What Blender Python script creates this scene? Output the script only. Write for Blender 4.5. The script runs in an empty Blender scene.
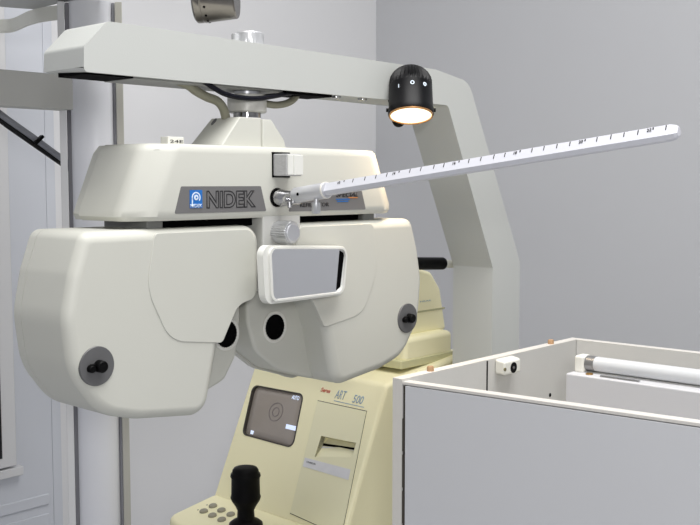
import bpy, bmesh, math, random
from mathutils import Vector as V, Matrix as M
random.seed(4)
scn = bpy.context.scene
EYE = 1.25                                   # camera height above the floor
CAM = V((0, 0, EYE))
YAW = math.radians(42.8); PITCH = math.radians(4.6); F = 1000.0
dh = V((math.cos(YAW), math.sin(YAW), 0)); rt = V((math.sin(YAW), -math.cos(YAW), 0))
fw = dh*math.cos(PITCH) - V((0,0,1))*math.sin(PITCH)
up = dh*math.sin(PITCH) + V((0,0,1))*math.cos(PITCH)

def ray(px, py):
    return fw + rt*((px-350)/F) + up*(-(py-262.5)/F)
def P(px, py, X=None, Y=None, Z=None, S=None, pl=None):
    r = ray(px, py)
    if X is not None: t = X/r.x
    elif Y is not None: t = Y/r.y
    elif Z is not None: t = Z/r.z            # Z relative to the eye
    elif S is not None: t = S
    else: t = (pl[0]-CAM).dot(pl[1])/r.dot(pl[1])
    return CAM + r*t

# ---------------------------------------------------------------- materials
def mat(name, col, rough=.45, metal=0, bump=0, bscale=200, var=0, coat=0, emit=None, es=0, spec=.5, vscale=6):
    m = bpy.data.materials.new(name); m.use_nodes = True
    nt = m.node_tree; b = nt.nodes['Principled BSDF']
    b.inputs['Base Color'].default_value = (*col, 1); b.inputs['Roughness'].default_value = rough
    b.inputs['Metallic'].default_value = metal; b.inputs['Specular IOR Level'].default_value = spec
    b.inputs['Coat Weight'].default_value = coat
    tc = nt.nodes.new('ShaderNodeTexCoord')
    if var:
        n = nt.nodes.new('ShaderNodeTexNoise'); n.inputs['Scale'].default_value = vscale; n.inputs['Detail'].default_value = 5
        r = nt.nodes.new('ShaderNodeMapRange'); r.inputs[3].default_value = 1-var; r.inputs[4].default_value = 1+var
        mx = nt.nodes.new('ShaderNodeVectorMath'); mx.operation = 'SCALE'; mx.inputs[0].default_value = col
        nt.links.new(tc.outputs['Object'], n.inputs['Vector']); nt.links.new(n.outputs['Fac'], r.inputs[0])
        nt.links.new(r.outputs[0], mx.inputs['Scale']); nt.links.new(mx.outputs[0], b.inputs['Base Color'])
    if bump:
        n = nt.nodes.new('ShaderNodeTexNoise'); n.inputs['Scale'].default_value = bscale; n.inputs['Detail'].default_value = 3
        bp = nt.nodes.new('ShaderNodeBump'); bp.inputs['Strength'].default_value = bump; bp.inputs['Distance'].default_value = .001
        nt.links.new(tc.outputs['Object'], n.inputs['Vector']); nt.links.new(n.outputs['Fac'], bp.inputs['Height'])
        nt.links.new(bp.outputs[0], b.inputs['Normal'])
    if emit:
        b.inputs['Emission Color'].default_value = (*emit, 1); b.inputs['Emission Strength'].default_value = es
    return m
def S(r, g, b):
    f = lambda c: (c/255/12.92 if c/255 <= .04045 else ((c/255+.055)/1.055)**2.4)
    return (f(r), f(g), f(b))
WHITE = mat('phoropter enamel', S(201,201,192), .5, bump=.08, bscale=900, var=.015)
ARM = mat('arm paint', S(196,198,194), .5, bump=.1, bscale=700, var=.02)
ARMG = mat('bracket paint', S(196,196,192), .5, var=.02)
RAIL = mat('slide rail paint', S(120,121,118), .4)
DGREY = mat('plate grey', S(112,111,111), .5)
DIAL = mat('dial grey', S(95,95,96), .45)
BLACK = mat('black plastic', S(5,5,6), .5, spec=.12)
BLACKM = mat('black satin lamp', S(7,7,10), .42, spec=.2)
HOLE = mat('deep black', S(3,3,4), .8, spec=.05)
INK = mat('black ink', S(35,34,36), .6)
BLUE = mat('logo blue', S(30,110,190), .4)
WINK = mat('white ink', S(225,238,250), .4)
ORNG = mat('orange ink', S(200,130,70), .5)
REDI = mat('red ink', S(215,95,80), .5)
LBLUE = mat('pale blue ink', S(150,172,190), .5)
CHROME = mat('brushed steel', S(190,190,192), .26, metal=1, bump=.05, bscale=1500)
KNOBM = mat('knurled aluminium', S(205,206,208), .3, metal=.7)
ALU = mat('satin aluminium', S(205,206,210), .38, metal=.55)
ALUP = mat('printed aluminium scale', S(206,207,214), .4, metal=.0)
MIRROR = mat('mirror glass', (.80,.81,.83), .06, metal=1)
LAMPM = mat('nickel lamp', S(132,127,120), .22, metal=1)
CREAM = mat('cream plastic', S(249,243,204), .42, bump=.1, bscale=800, var=.02)
CREAMD = mat('printer door plastic', S(238,234,200), .45, var=.02)
BTN = mat('button grey', S(150,146,128), .5)
SCREEN = mat('screen glass', S(132,125,118), .18, var=.05, vscale=30, coat=.5, emit=(.16,.14,.125), es=.25)
SCRW = mat('screen lettering', S(200,210,230), .5, emit=(.6,.7,.9), es=.5)
SCRD = mat('screen faint ring', S(108,100,100), .4)
BEZEL = mat('bezel dark', S(60,56,52), .4)
PAPER = mat('label paper', S(222,222,226), .6, var=.08, vscale=90)
HOSE = mat('beige hose', S(136,134,116), .5)
CABLE = mat('black cable', S(10,10,12), .4, spec=.25)
NAVY = mat('navy cable', S(10,11,22), .45, spec=.2)
CAB = mat('cabinet laminate', S(204,205,208), .5, var=.02, vscale=3)
CABIN = mat('cabinet inner laminate', S(204,203,199), .6, bump=.15, bscale=90, var=.03, vscale=25)
EDGE = mat('cabinet edge band', S(212,209,203), .5, var=.03, vscale=60)
WOOD = mat('dowel wood', S(176,140,104), .6, var=.15, vscale=200)
TUBE = mat('tube glass', S(206,208,210), .25)
SOCK = mat('socket plastic', S(232,231,222), .4)
BRASS = mat('brass', S(180,140,80), .3, metal=.9)
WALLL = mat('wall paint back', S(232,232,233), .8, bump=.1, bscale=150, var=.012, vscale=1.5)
WALLR = mat('wall paint shaded', S(196,197,200), .8, bump=.1, bscale=150, var=.012, vscale=1.5)  # back wall's paint, darkened to put the right wall's shade into it
DOORM = mat('door paint', S(214,217,224), .5, var=.02, vscale=3)
FLOOR = mat('floor vinyl', S(205,207,212), .5, var=.08)
COLM = mat('column paint', S(230,231,236), .35)
STRIPW = mat('white strip', S(225,225,226), .45)
STRIPG = mat('grey channel', S(150,150,156), .4)
STRIPO = mat('beige grey strip', S(190,188,178), .5)
BEAM = mat('beam paint', S(188,188,185), .5, var=.03)
CLEAR = mat('frosted block', S(178,178,178), .35, bump=.6, bscale=500, var=.15, vscale=300)
LENS = mat('lamp lens', (1,.9,.75), .3, emit=(1,.80,.50), es=1.25)
LRIM = mat('lamp rim amber', S(190,140,90), .3, metal=.5)

# ---------------------------------------------------------------- mesh helpers
WL = {}
def obj(name, bm, m, parent=None, bevel=0, seg=3, ang=30, flat=False, label=None, sang=35, only=None):
    bmesh.ops.recalc_face_normals(bm, faces=bm.faces)
    co = [v.co for v in bm.verts]
    c = V([(min(p[i] for p in co)+max(p[i] for p in co))/2 for i in range(3)])
    for v in bm.verts: v.co -= c
    if not flat:
        for f in bm.faces: f.smooth = True
        if not bevel:
            for e in bm.edges:
                if len(e.link_faces) == 2 and e.calc_face_angle(0) > math.radians(sang): e.smooth = False
    me = bpy.data.meshes.new(name); bm.to_mesh(me); bm.free()
    o = bpy.data.objects.new(name, me); scn.collection.objects.link(o)
    me.materials.append(m)
    if bevel:
        b = o.modifiers.new('bevel', 'BEVEL'); b.width = bevel; b.segments = seg; b.limit_method = 'ANGLE'
        if only:
            b.limit_method = 'WEIGHT'; at_ = me.attributes.new('bevel_weight_edge', 'FLOAT', 'EDGE')
            ys = [v.co.y for v in me.vertices]; t = min(ys) if only == 'front' else max(ys)
            for e in me.edges: at_.data[e.index].value = 1.0 if all(abs(me.vertices[i].co.y-t) < 1e-5 for i in e.vertices) else 0.0
            for e in me.edges:
                if all(abs(me.vertices[i].co.y-t) > 1e-5 for i in e.vertices): e.use_edge_sharp = True
        b.angle_limit = math.radians(ang); b.harden_normals = True; b.use_clamp_overlap = True
    o.location = c; WL[o] = c.copy()
    if parent: o.parent = parent; o.location = c - WL[parent]
    if label: o['label'] = label
    return o
def thing(name, label, cat, loc, group=None):
    o = bpy.data.objects.new(name, None); scn.collection.objects.link(o)
    o.location = loc; WL[o] = V(loc); o.empty_display_size = .05
    o['label'] = label; o['category'] = cat
    if group: o['group'] = group
    return o
def tag(o, label, cat, group=None):
    o['label'] = label; o['category'] = cat
    if group: o['group'] = group
    return o
def struct(name, bm, m, **k):
    o = obj(name, bm, m, **k)
    if not k.get('parent'): o['kind'] = 'structure'
    return o
def new(): return bmesh.new()
def prism(pts, vec, bm=None):
    bm = bm or new(); vec = V(vec)
    a = [bm.verts.new(p) for p in pts]; b = [bm.verts.new(V(p)+vec) for p in pts]
    n = len(pts)
    bm.faces.new(a); bm.faces.new(b[::-1])
    for i in range(n): bm.faces.new((a[i], b[i], b[(i+1)%n], a[(i+1)%n]))
    return bm
def loft(rings, bm=None, close=True):
    bm = bm or new()
    R = [[bm.verts.new(p) for p in r] for r in rings]; n = len(R[0])
    for a, b in zip(R, R[1:]):
        for i in range(n): bm.faces.new((a[i], b[i], b[(i+1)%n], a[(i+1)%n]))
    if close: bm.faces.new(R[0]); bm.faces.new(R[-1][::-1])
    return bm
def box(x0,x1,y0,y1,z0,z1, bm=None):
    return prism([(x0,y0,z0),(x1,y0,z0),(x1,y1,z0),(x0,y1,z0)], (0,0,z1-z0), bm)
def obox(c, ax, ay, az, bm=None):             # oriented box, half vectors
    c, ax, ay, az = map(V, (c, ax, ay, az))
    return prism([c-ax-ay-az, c+ax-ay-az, c+ax+ay-az, c-ax+ay-az], az*2, bm)
def frame(axis):
    a = V(axis).normalized(); h = V((0,0,1)) if abs(a.z) < .9 else V((0,1,0))
    u = a.cross(h).normalized(); return a, u, a.cross(u)
def lathe(p, axis, prof, seg=40, bm=None, rib=None):
    a, u, w = frame(axis); p = V(p)
    rings = []
    for k, (t, r) in enumerate(prof):
        ring = []
        for i in range(seg):
            th = 2*math.pi*i/seg; rr = r
            if rib and k in rib[0] and i % 2: rr = r*(1-rib[1])
            ring.append(p + a*t + (u*math.cos(th)+w*math.sin(th))*rr)
        rings.append(ring)
    return loft(rings, bm)
def cyl(p0, p1, r, r1=None, seg=32, bm=None):
    p0, p1 = V(p0), V(p1); L = (p1-p0).length
    return lathe(p0, p1-p0, [(0, r), (L, r if r1 is None else r1)], seg, bm)
def smooth_path(pts, n=8):
    pts = [V(p) for p in pts]; q = [pts[0]*2-pts[1]] + pts + [pts[-1]*2-pts[-2]]; out = []
    for i in range(1, len(q)-2):
        for k in range(n):
            t = k/n; a, b, c, d = q[i-1], q[i], q[i+1], q[i+2]
            out.append(.5*((2*b)+(c-a)*t+(2*a-5*b+4*c-d)*t*t+(-a+3*b-3*c+d)*t**3))
    return out + [pts[-1]]
def tube(pts, r, n=8, seg=14, bm=None, smooth=True):
    path = smooth_path(pts, n) if smooth else [V(p) for p in pts]
    rings = []; u = None
    for i, p in enumerate(path):
        d = (path[min(i+1, len(path)-1)] - path[max(i-1, 0)]).normalized()
        if u is None: u = frame(d)[1]
        u = (u - d*u.dot(d)).normalized(); w = d.cross(u)
        rings.append([p + (u*math.cos(2*math.pi*k/seg)+w*math.sin(2*math.pi*k/seg))*r for k in range(seg)])
    return loft(rings, bm)
def fillet(vs, n=6):                          # vs = [(point2d/3d, radius)] -> rounded closed polygon
    out = []; N = len(vs)
    for i in range(N):
        p, r = V(vs[i][0]), vs[i][1]
        a, b = V(vs[i-1][0]), V(vs[(i+1)%N][0])
        da, db = (a-p), (b-p); la, lb = da.length, db.length; da.normalize(); db.normalize()
        th = da.angle(db)
        if r <= 0 or th > math.pi*.985: out.append(p); continue
        t = min(r/math.tan(th/2), la*.49, lb*.49); rr = t*math.tan(th/2)
        c = p + (da+db).normalized()*(rr/math.sin(th/2))
        s, e = p+da*t-c, p+db*t-c; tot = s.angle(e)
        for k in range(n+1):
            f = k/n
            out.append(c + (s*math.sin((1-f)*tot)+e*math.sin(f*tot))/math.sin(tot))
    return out
def outline(s, org, height, width, m, parent):
    c = bpy.data.curves.new('lettering', 'FONT'); c.body = s; c.size = 1; c.offset = .025; c.fill_mode = 'NONE'; c.bevel_depth = .028; c.bevel_resolution = 1; c.resolution_u = 4
    t = bpy.data.objects.new('t', c); scn.collection.objects.link(t)
    dg = bpy.context.evaluated_depsgraph_get(); me = bpy.data.meshes.new_from_object(t.evaluated_get(dg))
    bpy.data.objects.remove(t); bm = new(); bm.from_mesh(me); bpy.data.meshes.remove(me)
    xs = [v.co.x for v in bm.verts]; ys = [v.co.y for v in bm.verts]; h = max(ys)-min(ys); w = max(xs)-min(xs)
    for v in bm.verts: v.co = V(org) + V(((v.co.x-min(xs))*width/w, -.0002-v.co.z*.006, (v.co.y-min(ys))*height/h))
    return obj('lettering', bm, m, parent, flat=True)
def text(s, org, xd, yd, height, m, parent, width=None, name='lettering', off=0, shear=0, depth=.0002, lift=.0002, label=None):
    c = bpy.data.curves.new(name, 'FONT'); c.body = s; c.size = 1; c.offset = off; c.shear = shear; c.resolution_u = 3
    c.extrude = 0
    t = bpy.data.objects.new('t', c); scn.collection.objects.link(t)
    dg = bpy.context.evaluated_depsgraph_get(); me = bpy.data.meshes.new_from_object(t.evaluated_get(dg))
    bpy.data.objects.remove(t); bm = new(); bm.from_mesh(me); bpy.data.meshes.remove(me)
    xs = [v.co.x for v in bm.verts]; ys = [v.co.y for v in bm.verts]
    sx0, sy0 = min(xs), min(ys); h = max(ys)-sy0; w = max(xs)-sx0
    ky = height/h; kx = width/w if width else ky
    xd, yd = V(xd).normalized(), V(yd).normalized(); nn = xd.cross(yd)
    for v in bm.verts: v.co = V(org) + xd*(v.co.x-sx0)*kx + yd*(v.co.y-sy0)*ky + nn*lift
    r = bmesh.ops.extrude_face_region(bm, geom=bm.faces[:])
    for v in [g for g in r['geom'] if isinstance(g, bmesh.types.BMVert)]: v.co += nn*depth
    return obj(name, bm, m, parent, flat=True, label=label)
def cut(o, cutters):
    for bm in cutters:
        bmesh.ops.recalc_face_normals(bm, faces=bm.faces)
        me = bpy.data.meshes.new('c'); bm.to_mesh(me); bm.free()
        c = bpy.data.objects.new('c', me); scn.collection.objects.link(c)
        md = o.modifiers.new('b', 'BOOLEAN'); md.object = c; md.operation = 'DIFFERENCE'; md.solver = 'EXACT'
        bpy.context.view_layer.update()
        dg = bpy.context.evaluated_depsgraph_get()
        ob = bpy.data.meshes.new_from_object(o.evaluated_get(dg))
        o.modifiers.clear(); old = o.data; o.data = ob; ob.name = old.name
        bpy.data.objects.remove(c)
def zz(z): return z + EYE

# ---------------------------------------------------------------- room
YW, XW = 1.75, 1.99
struct('floor', box(-1.5, XW+.1, -1.5, YW+.1, -.05, 0), FLOOR, flat=True)
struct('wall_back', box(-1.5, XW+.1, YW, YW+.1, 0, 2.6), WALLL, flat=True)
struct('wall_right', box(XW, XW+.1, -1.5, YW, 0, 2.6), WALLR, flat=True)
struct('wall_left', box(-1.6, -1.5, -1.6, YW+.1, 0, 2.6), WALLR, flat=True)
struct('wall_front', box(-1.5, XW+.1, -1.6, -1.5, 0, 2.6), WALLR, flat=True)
struct('ceiling', box(-1.6, XW+.1, -1.6, YW+.1, 2.6, 2.65), WALLL, flat=True)

# door with window on the left of the back wall
d1 = P(49, 300, Y=1.72).x
bm = box(-.1, d1, 1.72, YW, zz(-.85), 2.2)
door = struct('door_1', bm, DOORM, bevel=.002)
yq = 1.72
a = P(-60, 440, Y=yq); b = P(22, 470, Y=yq)
struct('window_frame', box(.35, P(11,440,Y=yq).x, 1.700, yq, P(0,466,Y=yq).z, zz(.35)), STRIPW, parent=door, bevel=.002)
struct('window_sill', box(.35, P(19,470,Y=yq).x, 1.702, yq, P(10,475,Y=yq).z, P(10,466,Y=yq).z), STRIPW, parent=door, bevel=.002)
struct('window_pane', box(.37, P(1.5,440,Y=1.70).x, 1.6985, 1.7005, P(0,459,Y=1.70).z, zz(-.27)),
       mat('dark patterned glass', S(30,32,36), .3, var=.9, vscale=120), parent=door, flat=True)
struct('lower_rail', box(-.1, P(48,480,Y=yq).x, 1.716, 1.7205, P(48,504,Y=yq).z, P(48,493,Y=yq).z), DOORM, parent=door, bevel=.003)
struct('lower_rail', box(-.1, P(48,480,Y=yq).x, 1.7175, 1.7205, P(48,525,Y=yq).z, P(48,513,Y=yq).z), DOORM, parent=door, bevel=.003)
# jamb between door and column
struct('trim_1', box(d1+.0008, P(64,300,Y=1.70).x, 1.7215, YW, zz(-.85), 2.2), DOORM, bevel=.001)

# ---------------------------------------------------------------- column
def at(px, s, dv=0):                          # plan point at pixel column px and distance s
    u = (px-350)/F/ .985
    return dh*s + rt*(u*s) + dh*dv
cs = 1.46
col = thing('column', 'tall white rounded column with grey side channels behind the eye testing unit', 'column', (*at(98, cs).xy, 0))
def colstrip(name, p0, p1, s0, s1, m, bev=.001):
    z0, z1 = 0, zz(.258)
    q = [at(p0, s0), at(p1, s0), at(p1, s1), at(p0, s1)]
    q = [V((v.x*1.0, v.y, z0)) for v in q]
    # keep the width true: build about the column centre line
    return obj(name, prism(q, (0,0,z1-z0)), m, col, bevel=bev)
colstrip('white_flange', 66.3, 73.3, cs-.004, cs+.03, STRIPW)
colstrip('grey_channel', 73.5, 77.6, cs+.006, cs+.03, STRIPG)
colstrip('edge_lip', 77.7, 80.2, cs-.002, cs+.03, COLM)
pts = []
ca = at(98, cs+.006); 
for k in range(25):
    th = math.pi*k/24; w = .0300*math.cos(th); d = -.020*math.sin(th)
    v = ca + rt*w + dh*d; pts.append(V((v.x, v.y, 0)))
pts += [V((*(ca - rt*.030 + dh*.03).xy, 0)), V((*(ca + rt*.030 + dh*.03).xy, 0))]
obj('rounded_body', prism(pts, (0,0,zz(.258))), COLM, col)
colstrip('grey_channel', 119.2, 121.8, cs+.008, cs+.03, STRIPG)
colstrip('beige_flange', 122.0, 129.0, cs+.002, cs+.03, STRIPO)

# beam left of the column
yb = P(73, 90, S=cs-.075).y
x1 = P(73, 90, Y=yb).x
zt = P(0, 69, Y=yb).z; zb = P(36, 107.5, Y=yb).z
tag(obj('support_beam', box(x1-.75, x1, yb, yb+.035, zb, zt), BEAM, bevel=.0012),
    'flat grey horizontal beam meeting the white column at upper left', 'beam')
# black cable
cb = thing('black_cable', 'thick black cable slanting down to the white column under the grey beam', 'cable', P(30, 138, Y=1.42))
ysc = 1.36
obj('cable_sheath', tube([P(-50,78,Y=ysc+.02), P(0,117.5,Y=ysc), P(30,139,Y=ysc), P(60,160,Y=ysc), P(74,170,S=cs+.012)], .0070), CABLE, cb)
obj('cable_sheath', tube([P(-50,73,Y=ysc), P(0,113.5,Y=ysc-.009), P(30,135,Y=ysc-.009), P(60,157,Y=ysc-.009), P(74,167,S=cs+.012)], .0046), mat('cable highlight', S(135,137,144), .35), cb)  # grey tube paints the highlight along the black cable
za, zc = P(33.5,145,Y=ysc-.014), P(42.5,136,Y=ysc-.014)
m_ = (za+zc)/2; d_ = (zc-za)/2
obj('zip_tie', obox(m_, d_, d_.cross(V((0,1,0))).normalized()*.0022, V((0,.004,0))), BLACK, cb, bevel=.0006)

# overhead cabinet top left
zo = .262
oc = thing('overhead_cabinet', 'grey underside of an overhead cabinet at the upper left corner, above the column', 'cabinet', P(30, 3, Z=zo))
far = [P(-70, 4, Z=zo), P(-20, 6, Z=zo), P(0, 7, Z=zo), P(16, 8.3, Z=zo), P(34, 9.5, Z=zo), P(42, 8, Z=zo), P(62, 3, Z=zo), P(84, .5, Z=zo), P(122, -6, Z=zo), P(190, -40, Z=zo)]
near = [far[-1]*1 - dh*.25, far[0]*1 - dh*.45]
obj('body', prism(far+near, (0,0,.25)), mat('overhead grey', S(186,187,185), .5), oc, bevel=.002)
path = [P(-60, 33, Z=.241), P(0, 32.5, Z=.241), P(14, 31, Z=.241), P(28, 25, Z=.241), P(42, 21.5, Z=.241), P(58, 19.5, Z=.241), P(66, 19, Z=.241)]
sp = smooth_path(path, 5); 
bm = new(); rings = []
for i, p in enumerate(sp):
    rings.append([p, p+V((0,0,.0209)), p+dh*.006+V((0,0,.0209)), p+dh*.006])
loft(rings, bm)
obj('curved_fascia', bm, mat('fascia cream', S(222,222,214), .5), oc)

# ---------------------------------------------------------------- instrument arm
YF, YB = .767, .833
def q(px, py, Y=YF): v = P(px, py, Y=Y); return V((v.x, v.z))
armz_t = P(240, 40.3, Y=YF).z; armz_b = P(240, 86, Y=YF).z
xr0 = P(492.5, 300, Y=YF).x; xr1 = P(519.5, 300, Y=YF).x
el0 = P(493, 268, Y=YF).z; el1 = P(518, 262, Y=YF).z
ol = [((P(83.5,60,Y=YF).x, armz_b), .004), (q(84,46), .006), ((P(107,22,Y=YF).x, armz_t+.001), .010),
      ((P(436,68,Y=YF).x, P(436,69.5,Y=YF).z), .05), (q(469,82), .03),
      ((xr1, el1), .03), ((xr1, 0), 0), ((xr0, 0), 0), ((xr0, el0), .004), ((P(448,108,Y=YF).x, armz_b), .008)]
ol = [(V(a), r) for a, r in ol]
arm = thing('instrument_stand', 'long off-white overhead arm bending down into a thick angled post', 'instrument stand', (xr0+.03, .796, 0))
o2 = fillet(ol, 8)
abm = prism([V((p.x, YF, p.y)) for p in o2], (0, YB-YF, 0))
for v in abm.verts:
    if v.co.y > .8 and abs(v.co.z-armz_b) < .004 and v.co.x < 1.0: v.co.z += .0035*(1.02-v.co.x)/.5
obj('arm_casting', abm, ARM, arm, bevel=.0045, seg=4, ang=40)
# dark recess plate and screws under the arm
x0 = P(84,76,Y=.775).x
obj('underside_opening', box(x0, P(132,76,Y=.775).x, YF+.006, YB-.016, armz_b-.0012, armz_b+.006), HOLE, arm)
obj('underside_opening', box(P(284,90,Y=.775).x, P(330,90,Y=.775).x, YF+.005, YB-.022, armz_b-.0025, armz_b+.004), HOLE, arm)
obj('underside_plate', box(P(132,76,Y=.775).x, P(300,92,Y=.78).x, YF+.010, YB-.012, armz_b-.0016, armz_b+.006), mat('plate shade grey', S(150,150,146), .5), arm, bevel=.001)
for px, py in ((336, 98), (362, 100.5)):
    p = P(px, py+3, Y=YF+.014)
    obj('screw', lathe((p.x, YF+.0135, armz_b+.001), (0,0,-1), [(0,.0055),(.0026,.0055),(.0034,.004)], 20), CHROME, arm)
# knob on top
kc = V((P(249.5,37,Y=.796).x, .796, P(249.5,32.5,Y=.796).z-.018))
obj('top_knob', lathe(kc, (0,0,1), [(-.001,.0146),(.013,.0150),(.0165,.0146),(.018,.0130)], 48, rib=((0,1), .06)),
    mat('silver knob', S(215,216,218), .3, metal=.5), arm, label='ribbed silver knob')
obj('small_pin', lathe(V((P(235.5,36,Y=.80).x, .80, P(235.5,34,Y=.80).z-.009)), (0,0,1), [(0,.0042),(.0085,.0042),(.0095,.003)], 20), TUBE, arm)
# pivot under the arm
pc = V((P(247,102,Y=.796).x, .796, 0))
def pz(py): return P(247, py, Y=.796).z
bm = lathe(V((pc.x,pc.y,pz(113))), (0,0,1), [(0,.019),(.0012,.0205),(pz(96)-pz(113),.0205),(pz(95)-pz(113),.0195)], 48)
obj('pivot_collar', bm, mat('collar paint', S(200,199,192), .35), arm)
obj('pivot_neck', lathe(V((pc.x,pc.y,pz(96))), (0,0,1), [(0,.0135),(armz_b-pz(96)+.001,.0135)], 40), ALU, arm)
obj('chrome_ring', lathe(V((pc.x,pc.y,pz(118))), (0,0,1), [(0,.0145),(pz(112.5)-pz(118),.0145)], 40), mat('polished ring', S(150,150,150), .12, metal=1), arm)

# ---------------------------------------------------------------- phoropter
D = .75
ZT, ZB = zz(.0355), zz(-.0358)
ph = thing('phoropter', 'off-white eye testing phoropter with twin lens housings hanging under the overhead arm', 'phoropter', (.6975, .795, zz(-.22)))
# top housing, hexagonal plan, ends slanting inward
def ring(z, ins, xl, xr, ya=.750, yb=.8275):
    L = [(xl+ins, yb), (xl+ins+.002, .768), (xl+ins+.031, ya), (xr-ins-.031, ya), (xr-ins-.002, .768), (xr-ins, yb)]
    vs = [(V((x, y)), r) for (x, y), r in zip(L, (0, .014, .02, .02, .014, 0))]
    return [V((p.x, p.y, z)) for p in fillet(vs, 5)]
xl, xr = .5178, .9010
rs = [ring(ZB, .004, xl, xr, .753), ring(ZB+.004, 0, xl, xr), ring(ZB+.010, .0005, xl, xr), ring(ZT-.008, .0235, xl, xr), ring(ZT-.003, .026, xl, xr, .751), ring(ZT, .031, xl, xr, .754)]
obj('top_housing', loft(rs), WHITE, ph, sang=40)
def rrect(z, ins): return [V(p) for p in ((xl+ins, .8283, z), (xr-ins, .8283, z), (xr-ins-.002, .841, z), (xl+ins+.002, .841, z))]
obj('housing_rear_cover', loft([rrect(ZB+.0005, .003), rrect(ZB+.006, .0002), rrect(ZT-.008, .0237), rrect(ZT-.0005, .0305)]), WHITE, ph, sang=40)
# rear seam ribbon on the left end
# name plates
def plate(c, name, label=None):
    pts = [P(px, py, Y=D) for px, py in c]
    z1 = (pts[0].z+pts[1].z)/2; z0 = (pts[2].z+pts[3].z)/2
    pts = [V((p.x, D-.0006, z1 if i < 2 else z0)) for i, p in enumerate(pts)]
    pts = fillet([(p, .0012) for p in pts], 3)
    return obj(name, prism(pts, (0,.0016,0)), DGREY, ph, flat=True, label=label), z0, z1
pl, z0, z1 = plate([(181,187),(260.5,185.5),(266,210),(174.5,215)], 'name_plate', 'grey plate reading NIDEK beside a blue emblem')
yx = D-.0006
a = P(206.5, 209, Y=yx); b = P(256, 192, Y=yx)
zl = (z0+z1)/2
hL = .0170
outline('NIDEK', (a.x, yx, zl-hL/2), hL, b.x-a.x, INK, pl)
a = P(189.7, 208, Y=yx); b = P(202, 192, Y=yx)
bx0, bx1 = a.x, b.x; bz0, bz1 = zl-.0078, zl+.0092
lg = obj('blue_emblem', box(bx0, bx1, yx-.0004, yx, bz0, bz1), BLUE, pl, flat=True)
cx, cz = (bx0+bx1)/2, (bz0+bz1)/2+.0015
def arc(r, a0, a1, w, cx=cx, cz=cz, y=yx-.0006):
    bm = new(); n = 20; R = []
    for k in range(n+1):
        t = math.radians(a0+(a1-a0)*k/n)
        R.append([V((cx+(r+s)*math.cos(t), y+dy, cz+(r+s)*math.sin(t))) for s, dy in ((-w,0),(w,0),(w,.0003),(-w,.0003))])
    return loft(R, bm)
bm = arc(.0046, -40, 200, .0006)
bm2 = lathe((cx, yx-.0003, cz), (0,-1,0), [(0,.0026),(.0004,.0026)], 20, bm)
lathe((cx-.0003, yx-.0002, cz+.0002), (0,-1,0), [(0,.0022),(.0005,.0022)], 20, bm)
prism([V((cx-.0052,yx-.0006,cz-.001)), V((cx-.0040,yx-.0006,cz-.001)), V((cx-.0040,yx-.0006,bz0+.001)), V((cx-.0052,yx-.0006,bz0+.001))], (0,.0003,0), bm)
lp = obj('emblem_swirl', bm, WINK, pl, flat=True)
obj('emblem_dot', lathe((cx+.0002, yx-.0007, cz), (0,-1,0), [(0,.0009),(.0002,.0009)], 14), BLUE, pl, flat=True)
text('NIDEK', (bx0+.0006, yx-.0004, bz0+.0006), (1,0,0), (0,0,1), .0032, WINK, pl, width=bx1-bx0-.0012, off=.01)
pl, z0, z1 = plate([(294.5,186.5),(360.5,188),(365.5,209),(288.5,212)], 'model_plate', 'grey plate with small dark lettering and a blue stripe')
a = P(300, 205, Y=yx); b = P(329, 205, Y=yx)
text('REFRACTOR', (a.x, yx, z0+.0045), (1,0,0), (0,0,1), .0042, INK, pl, width=b.x-a.x, off=.02)
a = P(336, 205, Y=yx); b = P(358, 205, Y=yx)
text('SPECIAL', (a.x, yx, z0+.0145), (1,0,0), (0,0,1), .0050, INK, pl, width=b.x-a.x, off=.02, shear=.3)
for i, (dx0, dx1, dz, m) in enumerate(((.000, .62, .0112, BLUE), (.05, .55, .0090, BLUE), (.55, .98, .0128, ORNG))):
    w = b.x-a.x
    obj('stripe', box(a.x+dx0*w, a.x+dx1*w, yx-.0003, yx, z0+dz, z0+dz+.0011), m, pl, flat=True)
# round screw caps near the ends
nl = V((-.018, -.031, 0)).normalized(); nr = V((.018, -.031, 0)).normalized()
for (px, py, n, xx) in ((157.5, 154, nl, 1), (374.5, 161.5, nr, 0)):
    pl_ = V((xl+.026+.0165, .759, 1)) if xx else V((xr-.026-.0165, .759, 1))
    n = V((-.502, -.865, .14)).normalized() if xx else V((.502, -.865, .14)).normalized()
    p = P(px, py, pl=(V((pl_.x, pl_.y, zz(.027))), n))
    obj('screw_cap', lathe(p + n*-.0040, n, [(0,.0052),(.0046,.0052),(.0050,.0047)], 28), WHITE, ph)
# small white scale block on top
p0, p1 = P(168, 142, Y=.775), P(184, 142, Y=.775)
tb = obj('level_block', box(p0.x, p1.x, .775, .787, ZT-.002, P(172,136.5,Y=.775).z), SOCK, ph, bevel=.0008)
p0, p1 = P(170, 142, Y=.7749), P(183, 142, Y=.7749)
text('24E', (p0.x, .7749, ZT+.0018), (1,0,0), (0,0,1), .0028, INK, tb, width=p1.x-p0.x)
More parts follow.
